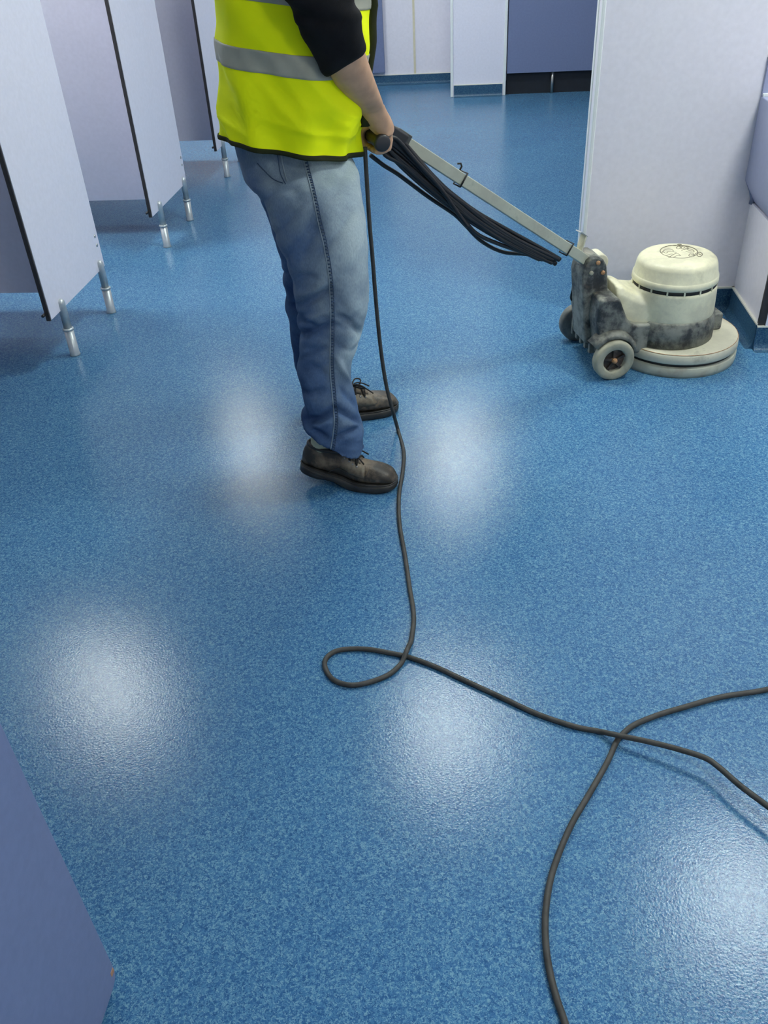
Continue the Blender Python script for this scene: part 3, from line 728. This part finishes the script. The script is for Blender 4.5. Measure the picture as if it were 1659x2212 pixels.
# the folds one can point at: valleys (and a few ridges) carved along lines on the cloth
from mathutils.bvhtree import BVHTree
from mathutils.kdtree import KDTree
jb0 = BVHTree.FromPolygons([V(c) for c in co], [tuple(p.vertices) for p in me.polygons])
kd = KDTree(nv)
for i in range(nv): kd.insert(V(co[i]), i)
kd.balance()
FOLDS = [([(634,662),(660,654),(688,640),(712,626)], 0.012, 0.012), ([(642,728),(665,722),(688,714),(710,703)], 0.012, 0.011), ([(650,560),(660,535),(672,508),(683,482)], 0.010, 0.020),
 ([(742,688),(760,700),(784,724)], 0.012, 0.011), ([(728,684),(742,686)], 0.008, 0.008), ([(640,692),(660,697),(676,704)], 0.009, 0.010), ([(555,355),(575,374),(600,394)], 0.006, 0.010),
 ([(575,420),(610,408),(640,412)], 0.006, 0.014), ([(590,470),(625,440),(650,425)], 0.006, 0.016), ([(652,906),(675,908),(698,903),(724,882)], 0.015, 0.012), ([(724,882),(753,899),(786,914)], 0.013, 0.011),
 ([(668,920),(688,935),(706,948)], 0.011, 0.009), ([(722,950),(753,935),(782,924)], 0.012, 0.010), ([(645,845),(668,850),(700,842)], 0.009, 0.011), ([(668,790),(690,800),(706,815)], 0.006, 0.012),
 ([(735,840),(752,858),(770,872)], 0.008, 0.012), ([(652,752),(680,756),(704,750)], 0.006, 0.010), ([(726,772),(740,798),(756,822)], -0.009, 0.010), ([(650,640),(680,630),(700,612)], -0.007, 0.012),
 ([(655,690),(685,682),(708,672)], -0.007, 0.011), ([(668,930),(690,918),(716,912)], -0.007, 0.010), ([(735,922),(755,915),(778,918)], -0.007, 0.010), ([(640,600),(660,596),(690,604)], 0.005, 0.010)]
carve = {}
for fpx, dep, wid in FOLDS:
    best = {}
    cur = catmull([V((x, y, 0)) for x, y in fpx], 8); nc = len(cur)
    for q_i, c in enumerate(cur):
        h = jb0.ray_cast(V((0, 0, HC)), ray(c.x, c.y).normalized())
        if h[0] is None: continue
        fade_end = min(1.0, 0.35 + 3.0*min(q_i, nc - 1 - q_i)/nc)
        for p3, idx, dist in kd.find_range(h[0], wid*2.4):
            wgt = math.exp(-(dist/wid)**2)*fade_end
            if wgt > best.get(idx, 0): best[idx] = wgt
    for idx, wgt in best.items(): carve[idx] = carve.get(idx, 0) - dep*wgt
for idx, dv in carve.items():
    disp[idx] += 1.3*dv; fade_tone[idx] = max(0, min(1, fade_tone[idx] + 11.0*dv))  # valleys also coloured darker, ridges paler
co += no*disp[:, None]
me.vertices.foreach_set('co', co.ravel()); me.update()
at = me.attributes.new('fade_tone', 'FLOAT', 'POINT'); at.data.foreach_set('value', fade_tone)
for p_ in me.polygons: p_.use_smooth = True
# outseam stitching of the near leg laid on the cloth
from mathutils.bvhtree import BVHTree
def bvh_of(o):
    m_ = o.data; return BVHTree.FromPolygons([v.co.copy() for v in m_.vertices], [tuple(p.vertices) for p in m_.polygons])
jb = bvh_of(jeans)
def cast(x, y, bv, off=0.001):
    h = bv.ray_cast(V((0, 0, HC)), ray(x, y).normalized())
    return (h[0] + h[1]*off) if h[0] is not None else None
def seam(pxs, rad, name, mat, k=10, off=0.001):
    cur = catmull([V((x, y, 0)) for x, y in pxs], k)
    pts = [q for q in (cast(c.x, c.y, jb, off) for c in cur) if q is not None]
    return G().tube(pts, rad, 6).build(name, mat, jeans, smooth=True), pts
seam_px = [(650,330),(660,365),(672,410),(685,470),(697,520),(706,570),(712,620),(714,670),(714,720),(713,770),(713,800),(716,840),(720,880),(722,910),(719,940),(714,972)]
_, spts = seam(seam_px, 0.0016, 'outseam', M['stitch'])
seam([(x + 8, y) for x, y in seam_px], 0.0012, 'outseam_edge', M['stitch_dark'])
g = G(); L = 0; acc = 0.0
cur = catmull([V((x + 5, y, 0)) for x, y in seam_px], 26)
last = None
for c in cur:
    q = cast(c.x, c.y, jb, 0.0018)
    if q is None: continue
    if last is None or (q - last).length > 0.0078:
        g.ball(q, 0.0042, 0.0028, 0.0020, 6, 4); last = q
st = g.build('puckered_stitching', M['stitch_dark'], jeans, smooth=True); st['kind'] = 'stuff'
seam([(604,322),(609,345),(614,370),(620,392)], 0.002, 'pocket_seam', M['stitch'])
seam([(598,325),(602,350),(606,375),(617,398)], 0.0012, 'pocket_seam', M['stitch_dark'])
seam([(556,352),(574,372),(592,388),(612,396)], 0.0012, 'pocket_seam', M['stitch_dark'])

# ---- sweater (torso + sleeves)
def arm_ring(pa, pb, Y, depth, n=28):
    return rr(pa, pb, Y, depth, n=n, sq=2.0)
g = G()
tors = [((504,225),(745,242),2.48,0.14),((498,165),(758,172),2.48,0.148),((494,130),(768,135),2.48,0.155),((490,70),(770,85),2.48,0.16),((488,0),(774,15),2.48,0.165),((490,-90),(776,-70),2.48,0.17),((496,-190),(775,-170),2.48,0.178),
        ((525,-255),(765,-240),2.48,0.155),((570,-315),(725,-303),2.48,0.10),((590,-365),(715,-352),2.48,0.075),((600,-395),(712,-385),2.48,0.066)]
g.loft([rr(a, b, Y, d, sq=2.3) for a, b, Y, d in tors])
SH = {1: V((-0.395, 2.285, 1.475)), -1: V((-0.395, 2.675, 1.475))}
# right (near) sleeve, from the shoulder to the pushed-up cuff
sl = [((545,-250),(680,-255),2.30,0.07),((552,-190),(700,-185),2.27,0.072),((565,-120),(725,-110),2.25,0.072),((585,-60),(748,-50),2.245,0.074),((612,-8),(766,-16),2.245,0.074),((633,35),(772,10),2.25,0.070),
      ((652,72),(779,40),2.26,0.066),((668,105),(784,70),2.275,0.063),((684,135),(791,92),2.29,0.060),((697,158),(790,108),2.305,0.057),((705,168),(787,117),2.315,0.053)]
sl_r = [arm_ring(a, b, Y, d) for a, b, Y, d in sl]
for i, r_ in enumerate(sl_r):
    c = sum(r_, V())/len(r_)
    k = 1 + 0.05*math.sin(i*2.3)
    sl_r[i] = [c + (p - c)*k for p in r_]
g.loft(sl_r)
# left (far) sleeve
Lsh, Lel = SH[-1], V((-0.36, 2.80, 1.24)); Lwr = G0 + BD*0.335 + V((-0.02, 0.0, 0.10))
g.tube([Lsh + V((0, -0.03, 0)), Lsh + (Lel - Lsh)*0.5, Lel, Lel + (Lwr - Lel)*0.35, Lel + (Lwr - Lel)*0.5], [0.085, 0.075, 0.066, 0.058, 0.053], 20)
sweater = g.build('sweater', M['knit'], man)
remesh(sweater, 0.008, 4, 0.5)
me = sweater.data
for v in me.vertices:
    p = v.co; dd = 0.004*noise.noise(p*11) + 0.002*noise.noise(p*26)
    if p.y < 2.36 and p.z > 1.27: dd += 0.003*math.sin((p.z*1.0 + 0.5*p.x)*2*PI/0.06 + 3*noise.noise(p*8))
    v.co = p + v.normal*dd

# ---- high visibility vest
def vest_rings(z_lo, z_hi, nr=40, n=96, grow=0.0):
    """rings along the torso axis, s = 0 hem .. 1 shoulder"""
    key = [(0.0, (489,289), (768,338), 0.190), (0.14, (488,240), (774,280), 0.192), (0.30, (483,170), (785,212), 0.193), (0.48, (472,88), (795,126), 0.196), (0.66, (469,10), (797,48), 0.20),
           (0.82, (470,-80), (798,-25), 0.203), (1.0, (478,-190), (795,-165), 0.205)]
    out = []
    for i in range(nr):
        s = z_lo + (z_hi - z_lo)*i/(nr - 1)
        for a, b in zip(key, key[1:]):
            if s <= b[0] + 1e-9:
                t = (s - a[0])/(b[0] - a[0]); break
        lerp = lambda p, q: (p[0] + (q[0]-p[0])*t, p[1] + (q[1]-p[1])*t)
        pb, pf = lerp(a[1], b[1]), lerp(a[2], b[2]); dep = a[3] + (b[3]-a[3])*t
        B, Fp = on_y(*pb, 2.48), on_y(*pf, 2.48)
        c = (B + Fp)*0.5; u = (Fp - B)*0.5; ring = []
        for k in range(n):
            an = 2*PI*k/n; ca, sa = math.cos(an), math.sin(an)
            ca = math.copysign(abs(ca)**0.86, ca); sa = math.copysign(abs(sa)**0.86, sa)
            p = c + u*ca + V((0, dep*sa, -sa*(0.018 - 0.062*smst(0.05, 0.5, s)*0.22)))
            nrm = (u.normalized()*ca/u.length + V((0, sa/dep, 0))).normalized()
            fold = 0.0
            q = p
            low = max(0.0, 1 - s/0.75)
            fold += 0.016*low*noise.noise(V((an*2.4 + 0.9*s*3, s*1.6, 3.1)))
            dg = noise.noise(V(((p.x*0.85 + p.z*0.75)*11, (p.z*0.75 - p.x*0.5)*2.2, p.y*3)))
            fold += 0.011*dg + 0.005*noise.noise(p*15)
            fold += 0.007*low*math.sin(an*9 + 5*noise.noise(p*4))
            rg = 1 - abs(noise.noise(V(((p.x*0.8 + p.z*0.62)*13, (p.z*0.8 - p.x*0.6)*3.0, p.y*4 + 7)))); fold += 0.013*(rg**3 - 0.5)*(0.35 + 0.65*smst(0.55, 0.2, s))
            rg2 = 1 - abs(noise.noise(V(((p.x*0.3 + p.z)*17, (p.z*0.2 - p.x)*5.0, p.y*5 + 3)))); fold += 0.006*(rg2**4)*smst(0.4, 0.05, s)
            ring.append(p + nrm*(fold + grow))
        out.append(ring)
    return out
vr_ = vest_rings(0.0, 1.0, 84, 128)
inner = []
for r_ in reversed(vr_):
    c = sum(r_, V())/len(r_); inner.append([c + (p - c)*0.975 for p in r_])
g = G(); g.loft(vr_, caps=False)
# shoulders: close towards the neck
top = vr_[-1]; ctop = sum(top, V())/len(top)
neck = [on_y(650, -372, 2.48) + V((0.07*math.cos(2*PI*k/128), 0.075*math.sin(2*PI*k/128), 0)) for k in range(128)]
def shl(t):
    return [V((p.x + (q.x - p.x)*t, p.y + (q.y - p.y)*t, p.z + (q.z - p.z)*(t**0.55))) for p, q in zip(top, neck)]
g.loft([top] + [shl(t) for t in (0.12, 0.28, 0.5, 0.75, 1.0)], caps=False)
vest = g.build('safety_vest', M['hivis'], man, smooth=True)
md = vest.modifiers.new('thick', 'SOLIDIFY'); md.thickness = 0.003; md.offset = -1
def vest_band(s0, s1, name, mat, nr=8, grow=0.0022):
    g = G().loft(vest_rings(s0, s1, nr, 128, grow), caps=False)
    o = g.build(name, mat, vest, smooth=True)
    m_ = o.modifiers.new('thick', 'SOLIDIFY'); m_.thickness = 0.002; m_.offset = -1
    return o
vest_band(0.405, 0.51, 'reflective_band', M['band'], 10)
vest_band(0.725, 0.825, 'reflective_band', M['band'], 10)
fr = vest_rings(0.16, 1.0, 30, 128)
sec = []
for r_ in fr:
    p = r_[0]; sec.append([p + V((-0.006, -0.012, 0)), p + V((0.014, -0.008, 0)), p + V((0.018, 0, 0)), p + V((0.014, 0.008, 0)), p + V((-0.006, 0.012, 0))])
G().loft(sec).build('front_binding', M['binding'], vest, smooth=True)
vest_band(-0.0, 0.026, 'hem_binding', M['binding'], 4, 0.003)

# ---- body: torso, legs, neck, head, arms and hands as one skin
g = G()
bt = [((530,240),(750,250),2.48,0.14),((520,100),(770,110),2.48,0.14),((520,-60),(775,-50),2.48,0.15),((530,-190),(760,-180),2.48,0.165),((565,-280),(735,-270),2.48,0.14),((600,-340),(705,-330),2.48,0.07),((612,-420),(708,-412),2.48,0.058)]
g.loft([rr(a, b, Y, d, n=28, sq=2.2) for a, b, Y, d in bt])
cn = on_y(662, -440, 2.48)
hc = cn + V((0.045, 0, 0.062))
g.tube([cn + V((-0.01, 0, -0.10)), cn + V((0.0, 0, 0.0)), cn + V((0.02, 0, 0.06))], [0.06, 0.057, 0.06], 20)
# head: skull, jaw, nose, ears
g.ball(hc + V((-0.01, 0, 0.03)), 0.098, 0.078, 0.105, 24, 16)
g.ball(hc + V((0.035, 0, -0.045)), 0.062, 0.060, 0.075, 20, 14)
g.ball(hc + V((0.060, 0, -0.088)), 0.030, 0.032, 0.026, 14, 10)
g.tube([hc + V((0.085, 0, 0.012)), hc + V((0.100, 0, -0.018)), hc + V((0.105, 0, -0.034))], [0.010, 0.013, 0.015], 10)
for s_ in (-1, 1): g.ball(hc + V((-0.008, s_*0.079, -0.008)), 0.020, 0.009, 0.032, 12, 8)
# legs inside the jeans
def mid(a, b, Y): return (on_y(*a, Y) + on_y(*b, Y))*0.5
g.tube([mid(*near[k][:3]) for k in (1, 4, 6, 9, 12, 16, 19)] , [0.085, 0.085, 0.075, 0.055, 0.05, 0.040, 0.036], 16)
g.tube([mid(*farl[k][:3]) for k in (0, 2, 3, 5, 7, 9, 10)], [0.085, 0.085, 0.075, 0.055, 0.05, 0.040, 0.038], 16)
def hand(gs, wrist, fwd, along, mirror=False):
    """a fist over the bar; gs = bar point under the little finger, along = bar direction to the index finger"""
    al = along; up = UZ; fw = (fwd - al*fwd.dot(al)); fw.z = 0; fw.normalize()
    up = fw.cross(al); 
    if up.z < 0: up = -up
    rb = 0.0205
    kn = []
    for i, (s_, ln, r0) in enumerate(((0.012, 0.86, 0.0092), (0.0335, 1.0, 0.0102), (0.0555, 1.05, 0.0106), (0.0775, 0.97, 0.0102))):
        base = gs + al*s_
        rad_ = rb + r0
        P = []
        rr_ = []
        for j, ang in enumerate((62, 30, -5, -45, -85, -118)):
            a = math.radians(ang - (1 - ln)*-30)
            k_ = rad_ + (0.010 if ang == 62 else 0.004 if ang in (30, -45) else 0)
            P.append(base + (fw*math.cos(a) + up*math.sin(a))*k_)
            rr_.append(r0*(1.12 if ang == 62 else 1.0 if ang > -60 else 0.9))
        kn.append(P[0])
        g.tube(P, rr_, 10)
        g.ball(P[-1], rr_[-1]*1.0, rr_[-1]*1.0, rr_[-1]*1.0, 8, 6)
        mp = wrist + (base - gs - al*0.045)*0.55
        g.tube([mp, mp + (P[0] - mp)*0.5 + up*0.004, P[0]], [0.0165, 0.0150, 0.0115], 10)
    # heel of the hand behind the bar, thumb from the side of the palm under to the front
    g.ball(wrist*0.55 + (gs + al*0.02 + up*0.02)*0.45, 0.022, 0.022, 0.026, 12, 8)
    b0 = gs + al*0.070
    th = [wrist*0.6 + b0*0.4 + al*0.022, b0 + al*0.022 - fw*0.026 + up*0.024, b0 + al*0.028 - fw*0.034 - up*0.002, b0 + al*0.026 - fw*0.020 - up*0.027, b0 + al*0.022 + fw*0.004 - up*0.034]
    g.tube(catmull(th, 3), [0.016 - 0.0005*k for k in range(13)], 10)
HF = V((0.94, 0.34, 0))
Rgs = G0 + BD*0.022
Rwr = on_y(806, 246, 2.50)
# right forearm and wrist
fa = [((690,110),(785,70),2.29,0.047),((707,150),(788,112),2.315,0.046),((724,182),(800,146),2.345,0.043),((745,206),(813,182),2.385,0.038),((765,228),(825,214),2.43,0.033),((780,244),(833,238),2.475,0.027),((790,262),(842,256),2.50,0.025)]
up_r = [SH[1]] + [mid(*sl[k][:3]) for k in (1, 2, 3, 4, 5)]
g.tube(up_r, [0.055, 0.052, 0.05, 0.048, 0.048, 0.048], 16)
g.tube([mid(*sl[4][:3]), mid(*sl[6][:3]), mid(*sl[8][:3])], [0.048, 0.046, 0.044], 16)
g.loft([arm_ring(a, b, Y, d) for a, b, Y, d in fa])
g.loft([arm_ring(a, b, Y, d) for a, b, Y, d in (((776,234),(830,226),2.46,0.029),((782,246),(836,240),2.478,0.029),((788,260),(844,254),2.497,0.034),((797,275),(850,268),2.517,0.039),((808,286),(852,280),2.528,0.041),((822,293),(850,288),2.53,0.040))])
hand(Rgs, Rwr, HF, BD)
# left arm
Lgs = G0 + BD*0.378
g.tube([Lsh, Lsh + (Lel - Lsh)*0.5, Lel, Lel + (Lwr - Lel)*0.5, Lwr, Lwr + V((0.005, 0, -0.02))], [0.058, 0.052, 0.046, 0.042, 0.030, 0.028], 16)
hand(Lgs, Lwr, HF, -BD)
body = g.build('body', M['skin'], man)
remesh(body, 0.0036, 5, 0.45)
# hair, eyes, mouth
g = G().ball(hc + V((-0.020, 0, 0.045)), 0.100, 0.083, 0.102, 24, 16)
hr = g.build('hair', M['hair'], man, smooth=True)
for s_ in (-1, 1):
    G().ball(hc + V((0.079, s_*0.031, 0.010)), 0.008, 0.012, 0.007, 12, 8).build('eye', M['hair'], man, smooth=True)
G().ball(hc + V((0.091, 0, -0.063)), 0.006, 0.024, 0.008, 14, 8).build('mouth', M['lip'], man, smooth=True)

# ---- shoes
def shoe(toe, heel_dir, flex, name_lbl, side_s):
    """toe = toe tip on the floor, heel_dir = unit vector toe -> heel, flex = heel lift angle (radians)"""
    ln = 0.315; ax = -heel_dir; ay = V((-ax.y, ax.x, 0)); heel = toe + heel_dir*ln
    bx = 0.205                                             # ball of the foot
    def tr(x, y, z):
        # bend everything behind the ball upwards
        if flex and x < bx:
            t = min(1, (bx - x)/0.06); a = flex*t
            dx = x - bx
            x2 = bx + dx*math.cos(a) + z*math.sin(a)*0.9; z2 = z*math.cos(a) - dx*math.sin(a)*t
            x, z = x2, z2
        return heel + ax*x + ay*y + UZ*z
    def halfw(x):
        xs = [0, 0.01, 0.03, 0.07, 0.12, 0.17, 0.21, 0.25, 0.28, 0.30, 0.310, 0.315]
        ws = [0.012, 0.026, 0.036, 0.0405, 0.040, 0.044, 0.050, 0.0505, 0.046, 0.036, 0.022, 0.008]
        return float(np.interp(x, xs, ws))
    def toph(x):
        xs = [0, 0.015, 0.05, 0.10, 0.13, 0.16, 0.20, 0.235, 0.27, 0.30, 0.315]
        hs = [0.075, 0.108, 0.112, 0.110, 0.112, 0.104, 0.088, 0.079, 0.073, 0.058, 0.036]
        return float(np.interp(x, xs, hs))
    X = [0, 0.008, 0.02, 0.04, 0.065, 0.09, 0.115, 0.14, 0.165, 0.185, 0.205, 0.225, 0.245, 0.265, 0.285, 0.298, 0.308, 0.315]
    nar_ = lambda x: float(np.interp(x, [0, 0.12, 0.16, 0.2, 0.27, 0.315], [0.82, 0.80, 0.62, 0.60, 0.78, 0.9]))
    rings = []
    for x in X:
        hw, ht = halfw(x)*0.97, toph(x); r = []
        nar = nar_(x)
        for k in range(20):
            a = 2*PI*k/20; ca, sa = math.cos(a), math.sin(a)
            zz = 0.024 + (ht - 0.024)*(0.5 + 0.5*math.copysign(abs(sa)**0.75, sa))
            f = (zz - 0.024)/(ht - 0.024)
            wd = hw*(1 - (1 - nar)*f**1.4)
            r.append(tr(x, wd*math.copysign(abs(ca)**0.6, ca), zz))
        rings.append(r)
    sh = G().loft(rings).build('shoe', M['leather'], man, smooth=True)
    sh['label'] = name_lbl
    ss = sh.modifiers.new('sub', 'SUBSURF'); ss.levels = 1; ss.render_levels = 1
    # sole
    rings = []
    for x in X:
        hw = halfw(x) + 0.004
        lo = 0.0 if (x < 0.09 or x > 0.13) else 0.006
        if x > 0.27: lo = (x - 0.27)/0.045*0.010
        rings.append([tr(x, hw*0.93, lo), tr(x, hw, lo + 0.005), tr(x, hw, 0.021), tr(x, hw*0.93, 0.027), tr(x, -hw*0.93, 0.027), tr(x, -hw, 0.021), tr(x, -hw, lo + 0.005), tr(x, -hw*0.93, lo)])
    so = G().loft(rings).build('sole', M['sole'], sh, smooth=True, bevel=0.0)
    def surf(x, f, s_, off):
        hw, ht = halfw(x)*0.97, toph(x)
        yy = (hw*(1 - (1 - nar_(x))*f**1.4)*(1 - 0.45*max(0, f - 0.72)/0.28) + off)
        return tr(x, s_*yy, 0.024 + (ht - 0.024)*f + off*0.6*f)
    for s_ in (-1, 1):
        rows = [[surf(x, f, s_, 0.0006) for f in (0.45, 0.6, 0.75, 0.86, 0.96)] for x in np.linspace(0.128, 0.222, 10)]
        o_ = G().loft(rows, caps=False, closed=False).build('eyestay', M['leather_tan'], sh, smooth=True)
        md_ = o_.modifiers.new('t', 'SOLIDIFY'); md_.thickness = 0.002
        for x in (0.138, 0.156, 0.174, 0.192):
            G().ball(surf(x, 0.84, s_, 0.003), 0.0035, 0.0035, 0.0035, 8, 6).build('eyelet', M['steel'], sh, smooth=True)
        G().tube([surf(x, f, s_, 0.001) for x, f in ((0.09, 0.05), (0.105, 0.25), (0.125, 0.42), (0.16, 0.42), (0.20, 0.44), (0.228, 0.6), (0.236, 0.85))], 0.0016, 6).build('stitched_seam', M['sole'], sh, smooth=True)
    # welt line
    def edge(zz, s_, off): return [tr(x, s_*(halfw(x) + off), zz) for x in X]
    loop = edge(0.029, 1, -0.0005) + edge(0.029, -1, -0.0005)[::-1]
    G().tube(loop + [loop[0]], 0.0022, 6).build('welt', M['sole'], sh, smooth=True)
    # padded collar
    cl = []
    for k in range(25):
        a = 2*PI*k/24
        x = 0.076 + 0.062*math.cos(a); cl.append(tr(x, 0.031*math.sin(a), 0.106 + 0.005*math.cos(a)))
    G().tube(cl, 0.0065, 10).build('collar', M['sole'], sh, smooth=True)
    # tongue and laces
    G().loft([[tr(x, yy, zt_) for yy, zt_ in ((-0.022, toph(x) - 0.004), (-0.012, toph(x) + 0.006), (0.012, toph(x) + 0.006), (0.022, toph(x) - 0.004))] for x in (0.125, 0.15, 0.18, 0.205)], True).build('tongue', M['leather'], sh, smooth=True)
    for i, x in enumerate((0.142, 0.158, 0.174, 0.190)):
        z = toph(x); s_ = 1 if i % 2 else -1
        G().tube(catmull([tr(x, -0.027*s_, z - 0.009), tr(x + 0.004, -0.010*s_, z + 0.008), tr(x + 0.010, 0.010*s_, z + 0.007), tr(x + 0.014, 0.027*s_, z - 0.010)], 4), 0.0030, 8).build('lace', M['lace'], sh, smooth=True)
    kx = 0.150; kz = toph(kx) + 0.012
    for s_ in (-1, 1):
        lp_ = [tr(kx, 0, kz), tr(kx + 0.018, s_*0.022, kz + 0.014), tr(kx + 0.040, s_*0.034, kz + 0.004), tr(kx + 0.034, s_*0.018, kz - 0.006), tr(kx + 0.006, s_*0.002, kz)]
        G().tube(catmull(lp_, 5), 0.0026, 8).build('lace_bow', M['lace'], sh, smooth=True)
        G().tube(catmull([tr(kx, 0, kz), tr(kx + 0.02, s_*0.012, kz + 0.004), tr(kx + 0.045, s_*0.020, kz - 0.006), tr(kx + 0.070, s_*0.030, kz - 0.026)], 5), 0.0024, 8).build('lace_end', M['lace'], sh, smooth=True)
    return sh, tr
tn = on_z(858, 1034, 0.03); tn.z = 0
hn = on_z(634, 985, 0.085); hn.z = 0
hd = (hn - tn).normalized()
print('near shoe len', (hn - tn).length, tn, hn)
sh_n, trn = shoe(tn, hd, math.radians(13), 'worn brown leather work shoe with lifted heel', 1)
tf = on_z(859, 866, 0.03); tf.z = 0
aang = math.radians(20)
sh_f, trf = shoe(tf, V((-math.cos(aang), -math.sin(aang), 0)), 0.0, 'worn brown leather work shoe flat on the floor', -1)
# socks
def sock(tr, top):
    b0 = tr(0.064, 0, 0.075); b1 = tr(0.056, 0, 0.11); b2 = tr(0.054, 0, 0.14)
    pts = [b0, b1, b2, b2 + (top - b2)*0.6]
    G().tube(pts, [0.024, 0.034, 0.037, 0.037], 18).build('sock', M['sock'], man, smooth=True)
sock(trn, mid(*near[17][:3])); sock(trf, mid(*farl[9][:3]))
settle(man)
print('script done', sum(len(o.data.polygons) for o in bpy.data.objects if o.type == 'MESH'))
